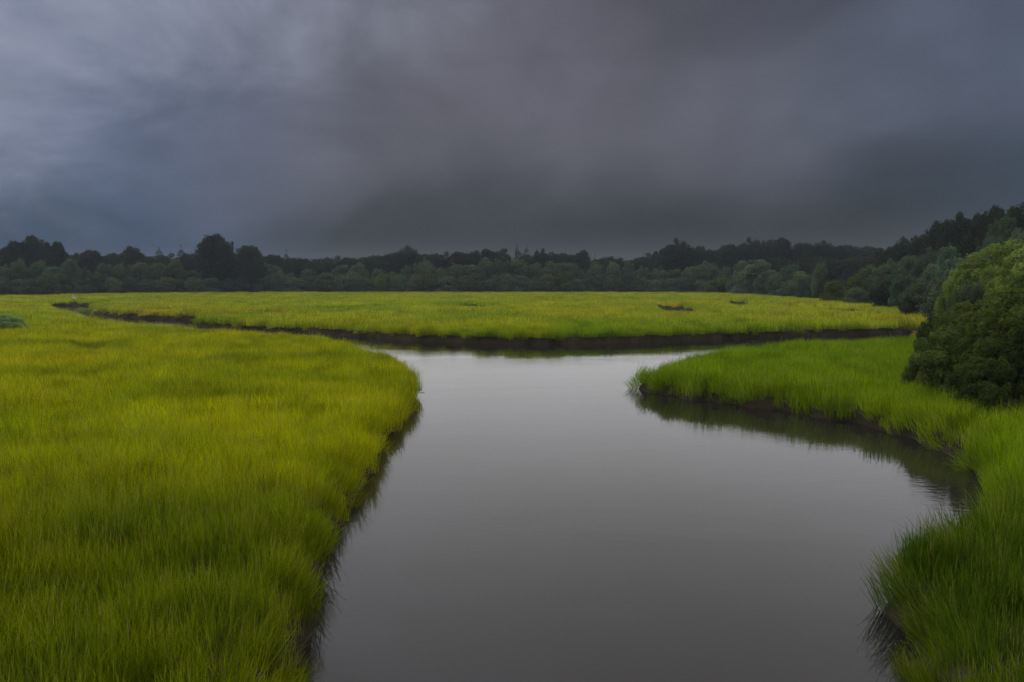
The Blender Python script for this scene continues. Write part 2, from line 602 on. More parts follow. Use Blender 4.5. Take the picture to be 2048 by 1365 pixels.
def build_grass():
    rng = random.Random(7)
    protos = bpy.data.collections.new('grass_tussock_kinds')
    k = 0
    LOD = []
    for (nv, size, n, hgt, width, segs, heads) in ((8, 0.55, 72, 0.80, 0.0098, 4, 3), (6, 1.0, 125, 0.80, 0.019, 3, 1), (4, 2.2, 190, 0.80, 0.042, 2, 1)):
        ids = []
        for v in range(nv):
            V, Q, TN = grass_patch(rng, size, n, hgt, width, segs, 0.4, heads)
            if v == nv - 1:                    # a tussock with many dead stems
                TN = [0.98 if (q * 7.31) % 1 < 0.35 else q * 0.9 for q in TN]
            elif v == nv - 2:                  # a darker, greener kind
                TN = [q * 0.3 for q in TN]
            else:
                TN = [q if q > 0.955 else q * 0.96 for q in TN]
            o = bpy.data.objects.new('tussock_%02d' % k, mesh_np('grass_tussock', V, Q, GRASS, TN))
            protos.objects.link(o)
            ids.append(k)
            k += 1
        LOD.append(ids)
    STRAW = []
    for v in range(3):
        V, Q, TN = grass_patch(rng, 0.35, 26, 0.75, 0.010, 4, 0.7, 0)
        o = bpy.data.objects.new('tussock_%02d' % k, mesh_np('straw_tussock', V, Q, GRASS, [0.99 if q > 0.3 else 0.4 for q in np.repeat(np.random.RandomState(v).random_sample(len(TN) // 10), 10)]))
        protos.objects.link(o)
        STRAW.append(k)
        k += 1
    SPRAY = []
    for v in range(4):
        V, Q, TN = grass_patch(rng, 0.30, 9, 1.15, 0.009, 6, 0.85, 0)
        o = bpy.data.objects.new('tussock_%02d' % k, mesh_np('hanging_blades', V, Q, GRASS, TN))
        protos.objects.link(o)
        SPRAY.append(k)
        k += 1
    rs = np.random.RandomState(11)
    allP, allI, allS, allE = [], [], [], []
    for lod, (r0, r1, step, half) in enumerate(((3.5, 26, 0.31, 50), (26, 75, 0.52, 47), (75, 330, 1.25, 46))):
        g = np.arange(-r1, r1, step)
        X, Y = np.meshgrid(g, np.arange(0, r1, step))
        P = np.column_stack([X.ravel(), Y.ravel()]) + rs.uniform(-.5, .5, (X.size, 2)) * step
        r = np.hypot(P[:, 0], P[:, 1])
        a = np.degrees(np.arctan2(P[:, 0], P[:, 1]))
        keep = (r > r0) & (r < r1) & (abs(a) < half)
        P, r = P[keep], r[keep]
        sw = sd_water(P)
        keep = sw > np.where(r < 50, (0.05, 0.09, 0.22)[lod], 0.22)
        P, r, sw = P[keep], r[keep], sw[keep]
        wd = sd_wood(P)
        keep = wd < 3.0
        thin_ = wob(P, 1.7, 25) + 0.7 * wob(P, 5.0, 26) + rs.normal(0, 0.35, len(P))
        keep &= (thin_ > (-0.75, -0.9, -1.1)[lod]) | (sw < 1.0)
        keep &= np.hypot(P[:, 0] - EGRET[0], P[:, 1] - EGRET[1] + 1.2) > 2.6
        P, r, sw, wd = P[keep], r[keep], sw[keep], wd[keep]
        # a thicker fringe along the waterline
        arc = catmull(CREEK, 1)
        seg = np.roll(arc, -1, 0) - arc
        ln = np.hypot(seg[:, 0], seg[:, 1])
        gap = (0.085, 0.10, 0.22)[lod]
        fr = []
        for q in range(len(arc)):
            m_ = int(ln[q] / gap) + 1
            t_ = rs.random_sample(m_)[:, None]
            nrm = np.array([-seg[q, 1], seg[q, 0]]) / (ln[q] + 1e-9)
            fr.append(arc[q] + seg[q] * t_ + nrm * rs.uniform(-0.9, 0.9, (m_, 1)))
        fr = np.vstack(fr)
        fa, fd = np.degrees(np.arctan2(fr[:, 0], fr[:, 1])), np.hypot(fr[:, 0], fr[:, 1])
        fr = fr[(fd > r0) & (fd < r1) & (abs(fa) < half)]
        fs = sd_water(fr)
        ok = (fs > np.where(np.hypot(fr[:, 0], fr[:, 1]) < 50, (0.02, 0.05, 0.15)[lod], 0.15)) & (fs < 0.60)
        fr, fs = fr[ok], fs[ok]
        fr_wd = sd_wood(fr)
        fr, fs = fr[fr_wd < 3.0], fs[fr_wd < 3.0]
        P = np.vstack([P, fr]); sw = np.concatenate([sw, fs]); wd = np.concatenate([wd, sd_wood(fr)])
        ok = wd < 3.0
        P, sw, wd = P[ok], sw[ok], wd[ok]
        z = ground_z(P, sw, wd)
        s = 1.0 + 0.15 * wob(P, 7.0, 21) + 0.13 * wob(P, 2.1, 22) + 0.08 * wob(P, 0.9, 23) + rs.uniform(-.14, .14, len(P))
        s = np.clip(s, 0.55, 1.5)
        s *= 0.85 + 0.15 * sstep(sw, 0, 1.2)
        idx = np.array(LOD[lod])[rs.randint(0, len(LOD[lod]), len(P))]
        if lod > 0:
            small = np.arange(len(P)) >= len(P) - len(fr)
            idx[small] = np.array(LOD[lod - 1])[rs.randint(0, len(LOD[lod - 1]), small.sum())]
        E = np.zeros((len(P), 3))
        E[:, 2] = rs.uniform(0, 6.283, len(P))
        wx_, wy_ = 0.13 * wob(P, 3.4, 31) + rs.normal(0, 0.07, len(P)), 0.13 * wob(P, 2.9, 32) + rs.normal(0, 0.07, len(P))
        ca, sa = np.cos(E[:, 2]), np.sin(E[:, 2])
        k_ = 1.0 if lod == 0 else sstep(sw, 0.6, 2.2)
        E[:, 0], E[:, 1] = wx_ * k_, wy_ * k_
        # stems on the bank lean out over the water
        reach = 0.9 if lod < 2 else 0.7
        ed = np.where(sw < reach)[0]
        if len(ed):
            e = 0.05
            gx = sd_water(P[ed] + [e, 0]) - sw[ed]
            gy = sd_water(P[ed] + [0, e]) - sw[ed]
            gl = np.hypot(gx, gy) + 1e-9
            gx, gy = -gx / gl, -gy / gl
            for q, ii in enumerate(ed):
                amt = (1 - sw[ii] / reach) * rs.uniform(0.0, 1.0) ** 1.6 * (1.15, 1.10 if np.hypot(*P[ii]) < 48 else rs.choice([0.35, 0.35, 1.0]), rs.choice([0.35, 0.35, 0.9]))[lod]
                axis = Vector((-gy[q], gx[q], 0))
                m = Matrix.Rotation(amt, 3, axis) @ Matrix.Rotation(E[ii, 2], 3, 'Z')
                E[ii] = m.to_euler()
        if lod < 2:
            st = ed[(sw[ed] < 0.35) & (rs.random_sample(len(ed)) < 0.16)]
            idx[st] = np.array(STRAW)[rs.randint(0, 3, len(st))]
            sp = ed[(sw[ed] < 0.30) & (rs.random_sample(len(ed)) < 0.22)]
            idx[sp] = np.array(SPRAY)[rs.randint(0, 4, len(sp))]
        allP.append(np.column_stack([P, z - 0.03]))
        allI.append(idx)
        allS.append(s)
        allE.append(E)
    P, I, S, E = np.vstack(allP), np.concatenate(allI), np.concatenate(allS), np.vstack(allE)
    print('grass tussocks', len(P))
    me = bpy.data.meshes.new('marsh_grass')
    me.vertices.add(len(P))
    me.vertices.foreach_set('co', P.astype(np.float32).ravel())
    for nm, ty, dat, fld in (('pick', 'INT', I.astype(np.int32), 'value'), ('size', 'FLOAT', S.astype(np.float32), 'value'), ('turn', 'FLOAT_VECTOR', E.astype(np.float32).ravel(), 'vector')):
        me.attributes.new(nm, ty, 'POINT').data.foreach_set(fld, dat)
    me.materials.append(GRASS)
    o = link('marsh_grass', me, kind='stuff', label='tall yellow-green marsh grass covering the flats on both sides of the creek', category='grass')
    ng = bpy.data.node_groups.new('grass_scatter', 'GeometryNodeTree')
    ng.interface.new_socket('Geometry', in_out='INPUT', socket_type='NodeSocketGeometry')
    ng.interface.new_socket('Geometry', in_out='OUTPUT', socket_type='NodeSocketGeometry')
    n, l = ng.nodes, ng.links
    gi, go = n.new('NodeGroupInput'), n.new('NodeGroupOutput')
    ci = n.new('GeometryNodeCollectionInfo')
    ci.inputs['Collection'].default_value = protos
    ci.inputs['Separate Children'].default_value = True
    ci.inputs['Reset Children'].default_value = True
    ip = n.new('GeometryNodeInstanceOnPoints')
    ip.inputs['Pick Instance'].default_value = True

    def attr(name, ty):
        a = n.new('GeometryNodeInputNamedAttribute')
        a.data_type = ty
        a.inputs['Name'].default_value = name
        return [s for s in a.outputs if s.enabled and s.name == 'Attribute'][0]
    m2p = n.new('GeometryNodeMeshToPoints')
    l.new(gi.outputs[0], m2p.inputs[0])
    l.new(m2p.outputs[0], ip.inputs['Points'])
    l.new(ci.outputs[0], ip.inputs['Instance'])
    l.new(attr('pick', 'INT'), ip.inputs['Instance Index'])
    e2r = n.new('FunctionNodeEulerToRotation')
    l.new(attr('turn', 'FLOAT_VECTOR'), e2r.inputs[0])
    l.new(e2r.outputs[0], ip.inputs['Rotation'])
    l.new(attr('size', 'FLOAT'), ip.inputs['Scale'])
    l.new(ip.outputs[0], go.inputs[0])
    mod = o.modifiers.new('scatter', 'NODES')
    mod.node_group = ng


build_grass()


# ------------------------------------------------------------------ trees
def crown_mesh(rng, blobs, n, leaf, core=0.5, sd=0.26):
    B = np.array(blobs, float)
    rs = np.random.RandomState(rng.randrange(1 << 30))
    area = (B[:, 3] * B[:, 4] + B[:, 3] * B[:, 5] + B[:, 4] * B[:, 5])
    which = rs.choice(len(B), int(n * 1.9), p=area / area.sum())
    d = rs.normal(0, 1, (len(which), 3))
    d /= np.linalg.norm(d, axis=1)[:, None]
    rad = 1.0 - np.abs(rs.normal(0, sd, len(which)))
    spray = rs.random(len(which)) < 0.17
    rad[spray] += np.abs(rs.normal(0, 0.16, spray.sum()))
    P = B[which, :3] + d * B[which, 3:6] * rad[:, None]
    keep = np.ones(len(P), bool)
    for k in range(len(B)):
        q = ((P - B[k, :3]) / B[k, 3:6])
        keep &= ~(((q ** 2).sum(1) < core ** 2) & (which != k))
    P, d, which = P[keep][:n], d[keep][:n], which[keep][:n]
    m = len(P)
    nrm = d + rs.normal(0, 0.55, (m, 3)) + np.array([0, 0, 0.25])
    nrm /= np.linalg.norm(nrm, axis=1)[:, None]
    t = np.cross(nrm, rs.normal(0, 1, (m, 3)))
    t /= np.linalg.norm(t, axis=1)[:, None]
    b = np.cross(nrm, t)
    L = leaf * rs.uniform(0.6, 1.35, m)[:, None]
    V = np.empty((m, 4, 3))
    V[:, 0] = P - t * L * 0.62
    V[:, 1] = P - b * L * 0.36 + nrm * L * 0.12
    V[:, 2] = P + t * L * 0.62
    V[:, 3] = P + b * L * 0.36 + nrm * L * 0.12
    tone_b = rs.uniform(0.0, 1.0, len(B))
    tone = np.clip(tone_b[which] + rs.normal(0, 0.2, m), 0, 1)
    return V.reshape(-1, 3), np.arange(m * 4).reshape(-1, 4), np.repeat(tone, 4)


def limbs(rng, H, r0, blobs, n):
    """tapered trunk with limbs that reach into the crown"""
    top = H * 0.78
    bend = (rng.uniform(-.05, .05) * H, rng.uniform(-.05, .05) * H)
    tr = [(bend[0] * (t ** 2), bend[1] * (t ** 2), -0.4 + (top + 0.4) * t) for t in (0, .15, .35, .6, .8, 1)]
    paths = [(tr, [r0 * 1.35, r0 * 1.0, r0 * .85, r0 * .6, r0 * .4, r0 * .15])]
    for b in rng.sample(blobs, min(n, len(blobs))):
        z0 = max(0.08 * H, b[2] * rng.uniform(0.35, 0.6))
        t = min(1, (z0 + 0.4) / (top + 0.4))
        s = Vector((bend[0] * t * t, bend[1] * t * t, z0))
        e = Vector(b[:3])
        mid = s.lerp(e, 0.55) + Vector((0, 0, 0.06 * H))
        paths.append(([s, mid, e], [r0 * 0.42, r0 * 0.26, r0 * 0.08]))
    return tubes(paths, 6)


def blobs_round(rng, H, Wd, base, n, br=(0.17, 0.27), power=1.0):
    out = []
    cz, rz = (H + base) / 2, (H - base) / 2
    for k in range(n):
        for _ in range(50):
            x, y, z = rng.uniform(-1, 1), rng.uniform(-1, 1), rng.uniform(-1, 1)
            if x * x + y * y + z * z < 1 and x * x + y * y + z * z > 0.12:
                break
        r = rng.uniform(*br) * Wd
        f = 1 - r / (Wd * 0.5) * 0.75
        fz = max(0.1, 1 - r * 0.8 / rz)
        s = 1.0
        if z < -0.2:
            s = 1.0 + 0.15 * (-z)
        out.append((x * Wd / 2 * f * s, y * Wd / 2 * f * s, cz + z * rz * fz, r, r, r * rng.uniform(.7, .95)))
    for k in range(n // 2):
        a, e = rng.random() * 6.283, rng.uniform(-0.3, 1.0)
        c = math.sqrt(1 - min(1, e * e))
        r = rng.uniform(0.045, 0.085) * Wd
        q = rng.uniform(0.78, 0.97)
        out.append((math.cos(a) * c * Wd / 2 * q, math.sin(a) * c * Wd / 2 * q, cz + e * rz * q * 0.98, r, r, r * rng.uniform(.6, 1.0)))
    return out


def blobs_cone(rng, H, Wd, base):
    out = []
    lv = 11
    for k in range(lv):
        t = k / (lv - 1)
        z = base + (H - base) * (t * 0.94 + 0.03)
        rr = Wd / 2 * (1 - t) ** 0.5 + 0.055 * H
        m = max(1, int(5 * (1 - t)) + 1)
        for j in range(m):
            a = rng.random() * 6.283
            q = rr * 0.55 if m > 1 else 0
            r = rr * rng.uniform(0.45, 0.75)
            out.append((q * math.cos(a), q * math.sin(a), z + rng.uniform(-.03, .03) * H, r, r, max(r * rng.uniform(0.7, 1.1), 0.05 * H)))
    return out


def blobs_shrub(rng, H, Wd, n, br=(0.13, 0.24)):
    out = []
    for k in range(n):
        x, y = rng.gauss(0, 0.42), rng.gauss(0, 0.42)
        q = min(1.0, math.hypot(x, y))
        x, y = max(-1, min(1, x)), max(-1, min(1, y))
        if q > 0.85:
            x, y, q = x * 0.85 / max(q, math.hypot(x, y)), y * 0.85 / max(q, math.hypot(x, y)), 0.85
        r = rng.uniform(*br) * Wd
        hi = H * math.sqrt(max(0.05, 1 - q * q * 0.9)) * rng.uniform(0.8, 1.04)
        z = rng.uniform(r * 0.55, max(r * 0.6, hi - r * 0.8))
        if k % 3 == 0:
            z = max(r * 0.6, hi - r * 0.8)
        f = 1 - r / Wd * 1.1
        out.append((x * Wd / 2 * f, y * Wd / 2 * f, z, r, r, r * rng.uniform(.7, .95)))
    for k in range(n // 2):                    # loose shoots that break the outline
        a, q = rng.random() * 6.283, math.sqrt(rng.random()) * 0.95
        r = rng.uniform(0.022, 0.05) * Wd
        z = H * math.sqrt(max(0.05, 1 - q * q * 0.9)) * rng.uniform(0.86, 1.06) - r
        out.append((math.cos(a) * q * Wd / 2 * 0.95, math.sin(a) * q * Wd / 2 * 0.95, max(r, z), r * 0.8, r * 0.8, r * rng.uniform(1.0, 1.8)))
    return out


PROTO = {}


def proto(kind, seed, H, Wd, n, leaf, shape, trunk_r, **kw):
    rng = random.Random(seed)
    if shape == 'round':
        b = blobs_round(rng, H, Wd, kw.get('base', H * 0.22), kw.get('nb', 34), kw.get('br', (0.13, 0.23)))
    elif shape == 'cone':
        b = blobs_cone(rng, H, Wd, kw.get('base', H * 0.1))
    else:
        b = blobs_shrub(rng, H, Wd, kw.get('nb', 34), kw.get('br', (0.11, 0.2)))
    V, Q, TN = crown_mesh(rng, b, n, leaf, kw.get('core', 0.5), kw.get('sd', 0.26))
    cm = mesh_np(kind + '_crown', V, Q, LEAF['dark'], TN)
    TV, TQ = limbs(rng, H, trunk_r, b, kw.get('nl', 9))
    tm = mesh_np(kind + '_trunk', TV, TQ, BARK, smooth=True)
    PROTO.setdefault(kind, []).append((cm, tm, H, Wd))


for s in range(4):
    proto('round', 100 + s, 12, 11, 15000, 0.36, 'round', 0.24, base=1.0, nb=46, br=(0.11, 0.22))
for s in range(3):
    proto('tall', 120 + s, 15, 8.5, 13000, 0.34, 'round', 0.24, nb=38, base=1.5, br=(0.13, 0.24))
for s in range(3):
    proto('cone', 140 + s, 12, 6, 9000, 0.28, 'cone', 0.18)
for s in range(5):
    proto('shrub', 160 + s, 6, 7.5, 10000, 0.27, 'shrub', 0.14, nb=50, br=(0.09, 0.19))
for s in range(3):
    proto('near', 180 + s, 5, 6, 34000, 0.125, 'shrub', 0.10, nb=120, br=(0.05, 0.12), nl=22, core=0.78, sd=0.17)
for s in range(2):
    proto('sapling', 190 + s, 5.5, 4.2, 24000, 0.11, 'round', 0.07, nb=80, base=0.4, br=(0.06, 0.14), nl=18, core=0.75, sd=0.18)

trng = random.Random(5)
count = {'n': 0}


def tree(kind, x, y, H, Wd, mat, name, label, category, group=None, z=None):
    pr = PROTO[kind]
    cm, tm, h0, w0 = pr[count['n'] % len(pr)]
    count['n'] += 1
    root = link(name, None, label=label, category=category)
    if group:
        root['group'] = group
    root.empty_display_size = 0.3
    root.location = (x, y, gz(x, y) if z is None else z)
    root.rotation_euler = (0, 0, trng.uniform(0, 6.28))
    root.scale = (Wd / w0, Wd / w0, H / h0)
    link('trunk', tm, root)
    c = link('crown', cm, root)
    c.material_slots[0].link = 'OBJECT'
    c.material_slots[0].material = LEAF[mat]
    return root


def tree_px(kind, u, vtop, dist, wpx, mat, name, label, category, group=None):
    """a tree whose top stands at (u, vtop) at the surveyed distance"""
    x, y, zt = at_dist(u, vtop, dist)
    g = gz(x, y)
    tree(kind, x, y, max(2.0, zt - g), wpx * dist / F_PX, mat, name, label, category, group, g)


# far back row, dark against the cloud: (u, top, distance, width px, kind, label)
G_BACK = 'dark trees rising behind the far hedge'
back = [
    (-20, 492, 262, 60, 'round', 'dark tree cut by the left edge of the picture, beside the dense cluster'),
    (32, 477, 258, 52, 'round', 'dark tree at the left end of the dense far-left cluster'),
    (70, 470, 262, 58, 'round', 'tallest dark tree in the middle of the dense far-left cluster'),
    (104, 476, 258, 48, 'round', 'dark tree at the right end of the dense far-left cluster'),
    (150, 507, 275, 50, 'round', 'low dark tree just right of the dense far-left cluster'),
    (178, 496, 280, 56, 'round', 'broad dark tree behind the hedge above the egret'),
    (222, 505, 285, 46, 'round', 'low dark tree between the broad tree and the pointed trees'),
    (266, 486, 272, 42, 'tall', 'tallest of the slim dark trees midway to the twin round trees'),
    (318, 496, 276, 34, 'cone', 'first small pointed dark tree left of the twin round trees'),
    (361, 491, 278, 36, 'cone', 'second small pointed dark tree, nearest to the twin round trees'),
    (432, 467, 268, 76, 'round', 'tallest round dark tree on the left, larger of the twin pair'),
    (496, 484, 268, 66, 'round', 'smaller right-hand round tree of the twin pair'),
    (572, 501, 285, 28, 'cone', 'lone slim dark tree right of the twin round trees'),
    (640, 514, 290, 70, 'round', 'low dark tree right of the lone slim tree'),
    (700, 514, 292, 60, 'round', 'low dark tree before the woods rise in the centre'),
    (752, 506, 290, 54, 'round', 'dark tree where the central woods begin to rise'),
    (816, 493, 284, 60, 'round', 'highest round dark tree at the left end of the central woods'),
    (864, 504, 290, 60, 'round', 'flat-topped dark tree in the left part of the central woods'),
    (912, 502, 290, 54, 'round', 'dark tree just left of the pointed trees in the central woods'),
    (948, 495, 288, 34, 'tall', 'narrow dark tree, first of the ragged row in the centre'),
    (974, 494, 290, 40, 'tall', 'narrow dark tree, second of the ragged row in the centre'),
    (1006, 493, 286, 34, 'tall', 'narrow dark tree, third of the ragged row in the centre'),
    (1034, 490, 286, 26, 'cone', 'tallest pointed spruce-like tree at the centre of the skyline'),
    (1053, 492, 290, 26, 'cone', 'pointed tree just right of the tallest central pointed tree'),
    (1084, 498, 288, 44, 'round', 'dark round tree right of the central pointed pair'),
    (1122, 502, 290, 52, 'round', 'flat dark tree in the right part of the central woods'),
    (1164, 499, 286, 38, 'round', 'dark tree ending the central woods before the low gap'),
    (1190, 511, 290, 18, 'cone', 'small pointed tree at the left of the low gap'),
    (1226, 514, 294, 60, 'round', 'low dark tree filling the gap in the skyline'),
    (1266, 517, 296, 46, 'round', 'lowest dark tree in the skyline gap'),
    (1288, 510, 294, 18, 'cone', 'small pointed tree at the right of the low gap'),
    (1320, 496, 290, 46, 'round', 'dark tree stepping up right of the skyline gap'),
    (1354, 479, 286, 64, 'round', 'big dome-shaped dark tree right of the skyline gap'),
    (1396, 488, 286, 44, 'round', 'dark tree on the right shoulder of the dome-shaped tree'),
    (1424, 498, 290, 40, 'round', 'dark tree in the dip right of the dome-shaped tree'),
    (1456, 483, 285, 50, 'round', 'dark tree at the left end of the long dark ridge'),
    (1500, 477, 285, 56, 'round', 'second dark tree along the long dark ridge'),
    (1540, 475, 282, 52, 'round', 'third dark tree along the long dark ridge'),
    (1566, 471, 282, 34, 'tall', 'highest narrow tree on the long dark ridge'),
    (1604, 481, 285, 56, 'round', 'dark tree just right of the highest tree on the ridge'),
    (1648, 482, 285, 56, 'round', 'dark tree in the middle right of the long dark ridge'),
    (1694, 487, 285, 56, 'round', 'dark tree where the long ridge slopes down'),
    (1738, 492, 280, 54, 'round', 'last dark tree of the long ridge before the hillside'),
    (1560, 512, 250, 64, 'round', 'first shaded tree under the long ridge, behind the hedge'),
    (1612, 512, 240, 64, 'round', 'second shaded tree under the long ridge, behind the hedge'),
    (1660, 514, 232, 64, 'round', 'third shaded tree under the long ridge, behind the hedge'),
    (1706, 514, 225, 64, 'round', 'fourth shaded tree under the long ridge, behind the hedge'),
    (1752, 510, 218, 60, 'round', 'shaded tree where the long ridge meets the hillside'),
]
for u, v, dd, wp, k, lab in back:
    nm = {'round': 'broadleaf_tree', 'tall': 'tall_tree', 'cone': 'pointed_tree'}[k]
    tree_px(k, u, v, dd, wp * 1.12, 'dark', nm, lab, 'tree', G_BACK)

# a dim rear row that closes the woods between the taller trees
rear = [(128, 505, 'just right of the dense far-left cluster'), (200, 508, 'between the broad tree and the slim tree'), (245, 504, 'left of the slim tree'),
        (295, 507, 'left of the first small pointed tree'), (340, 508, 'between the two small pointed trees'), (388, 504, 'left of the twin round trees'),
        (540, 508, 'right of the twin round trees'), (600, 512, 'right of the lone slim tree'), (672, 513, 'in the low stretch left of the central woods'),
        (726, 511, 'where the low stretch starts to rise'), (784, 505, 'left of the highest tree in the central woods'), (840, 503, 'right of the highest tree in the central woods'),
        (890, 505, 'in the left half of the central woods'), (930, 503, 'before the ragged row in the centre'), (990, 502, 'behind the ragged row in the centre'),
        (1066, 503, 'right of the central pointed pair'), (1104, 506, 'in the right half of the central woods'), (1144, 506, 'near the right end of the central woods'),
        (1208, 514, 'at the left of the skyline gap'), (1248, 518, 'at the bottom of the skyline gap'), (1300, 507, 'right of the skyline gap'),
        (1376, 495, 'behind the dome-shaped tree'), (1440, 496, 'left of the long dark ridge')]
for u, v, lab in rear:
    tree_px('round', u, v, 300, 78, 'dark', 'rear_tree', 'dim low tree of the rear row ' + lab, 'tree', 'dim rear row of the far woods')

# wooded hillside on the right: (u, top, distance, width px, kind, material, label)
hill = [
    (1772, 488, 190, 52, 'round', 'dark', 'dark tree at the foot of the hillside skyline'),
    (1808, 475, 180, 50, 'round', 'dark', 'dark umbrella-shaped tree at the foot of the hillside'),
    (1846, 462, 172, 52, 'round', 'dark', 'dark tree stepping up the hillside skyline'),
    (1878, 440, 165, 52, 'round', 'dark', 'dark tree low on the steep part of the hillside'),
    (1904, 430, 160, 46, 'round', 'dark', 'dark tree halfway up the hillside skyline'),
    (1926, 413, 156, 40, 'tall', 'dark', 'pale-topped narrow tree jutting from the hillside skyline'),
    (1956, 419, 150, 50, 'round', 'dark', 'dark tree just right of the jutting narrow tree'),
    (1984, 409, 146, 50, 'round', 'dark', 'dark tree high on the hillside skyline'),
    (2016, 402, 142, 56, 'round', 'dark', 'dark tree near the top of the hillside, by the picture edge'),
    (2054, 400, 138, 60, 'round', 'dark', 'topmost hillside tree cut by the right edge'),
    (2010, 424, 110, 66, 'round', 'teal', 'green tree standing in front of the hillside crest'),
    (2060, 440, 96, 80, 'round', 'teal', 'green tree at the right edge below the hillside crest'),
    (1820, 505, 150, 60, 'round', 'teal', 'blue-green tree in the mid slope below the umbrella tree'),
    (1862, 496, 140, 60, 'round', 'teal', 'blue-green tree in the mid slope below the steep skyline'),
    (1905, 486, 128, 66, 'round', 'teal', 'plume-shaped blue-green tree on the mid slope'),
    (1946, 470, 118, 70, 'round', 'dark', 'shaded tree on the mid slope behind the bright bushes'),
    (1990, 462, 100, 80, 'round', 'teal', 'blue-green tree just behind the brightest bush top'),
    (1780, 520, 138, 62, 'round', 'pale', 'greyish tree at mid slope above the marsh corner'),
    (1740, 530, 150, 62, 'shrub', 'teal', 'blue-green shrub left of the greyish mid-slope tree'),
    (1868, 528, 112, 66, 'shrub', 'pale', 'grey-brown rounded shrub at the middle of the slope'),
    (1812, 545, 118, 70, 'shrub', 'teal', 'blue-green shrub above the right end of the marsh'),
    (1715, 548, 142, 46, 'shrub', 'yellow', 'bright yellow-green shrub at the edge of the slope'),
    (1668, 560, 156, 50, 'shrub', 'yellow', 'small yellow-green shrub at the marsh edge before the slope'),
    (1840, 558, 106, 60, 'shrub', 'pale', 'pale green shrub low on the slope by the marsh corner'),
    (1770, 572, 124, 60, 'shrub', 'dark', 'low dark bush at the marsh edge under the slope'),
    (1836, 582, 106, 64, 'shrub', 'dark', 'low dark bush at the right corner of the far marsh'),
    (1885, 570, 96, 70, 'shrub', 'dark', 'dark bush at the corner between far marsh and near thicket'),
    (1715, 574, 138, 50, 'shrub', 'pale', 'low pale shrub at the marsh edge beneath the bright shrub'),
]
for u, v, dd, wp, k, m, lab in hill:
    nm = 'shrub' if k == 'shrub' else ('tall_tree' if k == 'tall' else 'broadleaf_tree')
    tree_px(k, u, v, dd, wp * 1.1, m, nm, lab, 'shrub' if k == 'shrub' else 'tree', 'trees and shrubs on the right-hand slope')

# far hedge at the edge of the marsh
EC = catmull(EDGE, 5, closed=False)


def edge_dist(u):
    """distance of the marsh edge in the direction of picture column u"""
    a = (u - 1024) / F_PX
    best = 250
    for p, q in zip(EC[:-1], EC[1:]):
        s0, s1 = p[0] - a * p[1] * CP, q[0] - a * q[1] * CP
        if p[1] > 60 and s0 * s1 <= 0 and s0 != s1:
            best = p[1] + (q[1] - p[1]) * s0 / (s0 - s1)
    return best


SECT = [(-60, 132, 'under the dense dark cluster at the far left'), (132, 245, 'behind the white egret'), (245, 385, 'under the small pointed trees'),
        (385, 535, 'under the twin round trees'), (535, 790, 'under the lone slim tree'), (790, 930, 'under the left part of the central woods'),
        (930, 1180, 'under the central pointed trees'), (1180, 1310, 'under the gap in the skyline'), (1310, 1430, 'under the dome-shaped tree'),
        (1430, 1590, 'under the left part of the long ridge'), (1590, 1720, 'under the right part of the long ridge')]


def sector(u):
    for a, b, t in SECT:
        if a <= u < b:
            return t
    return SECT[-1][2] if u > 1000 else SECT[0][2]


hr = random.Random(17)
ORD = ['first', 'second', 'third', 'fourth', 'fifth', 'sixth', 'seventh', 'eighth', 'ninth', 'tenth', 'eleventh', 'twelfth']
seen = {}


def nth(kind, u):
    k = (kind, sector(u))
    seen[k] = seen.get(k, -1) + 1
    return ORD[seen[k]]


u = -50
while u < 1660:
    dd = edge_dist(u) + hr.uniform(9, 16)
    top = hr.uniform(513, 539) + (8 if 560 < u < 800 else 0) + (hr.uniform(2, 10) if u > 1540 else 0)
    tree_px(hr.choice(['shrub', 'shrub', 'round', 'tall']), u, top, dd, hr.uniform(36, 78), hr.choice(['pale', 'pale', 'teal', 'teal']),
            'hedge_tree', nth('t', u) + ' tall hedge tree from left ' + sector(u), 'tree', 'tall hedge trees at the far marsh edge')
    u += hr.uniform(26, 40)
u = -56
while u < 1640:
    dd = edge_dist(u) + hr.uniform(2, 6)
    top = hr.uniform(543, 560)
    tree_px('shrub', u, top, dd, hr.uniform(40, 66), hr.choice(['pale', 'teal', 'teal', 'pale', 'yellow' if hr.random() < .3 else 'teal']),
            'hedge_shrub', nth('s', u) + ' low hedge shrub from left ' + sector(u), 'shrub', 'low hedge shrubs at the far marsh edge')
    u += hr.uniform(24, 38)

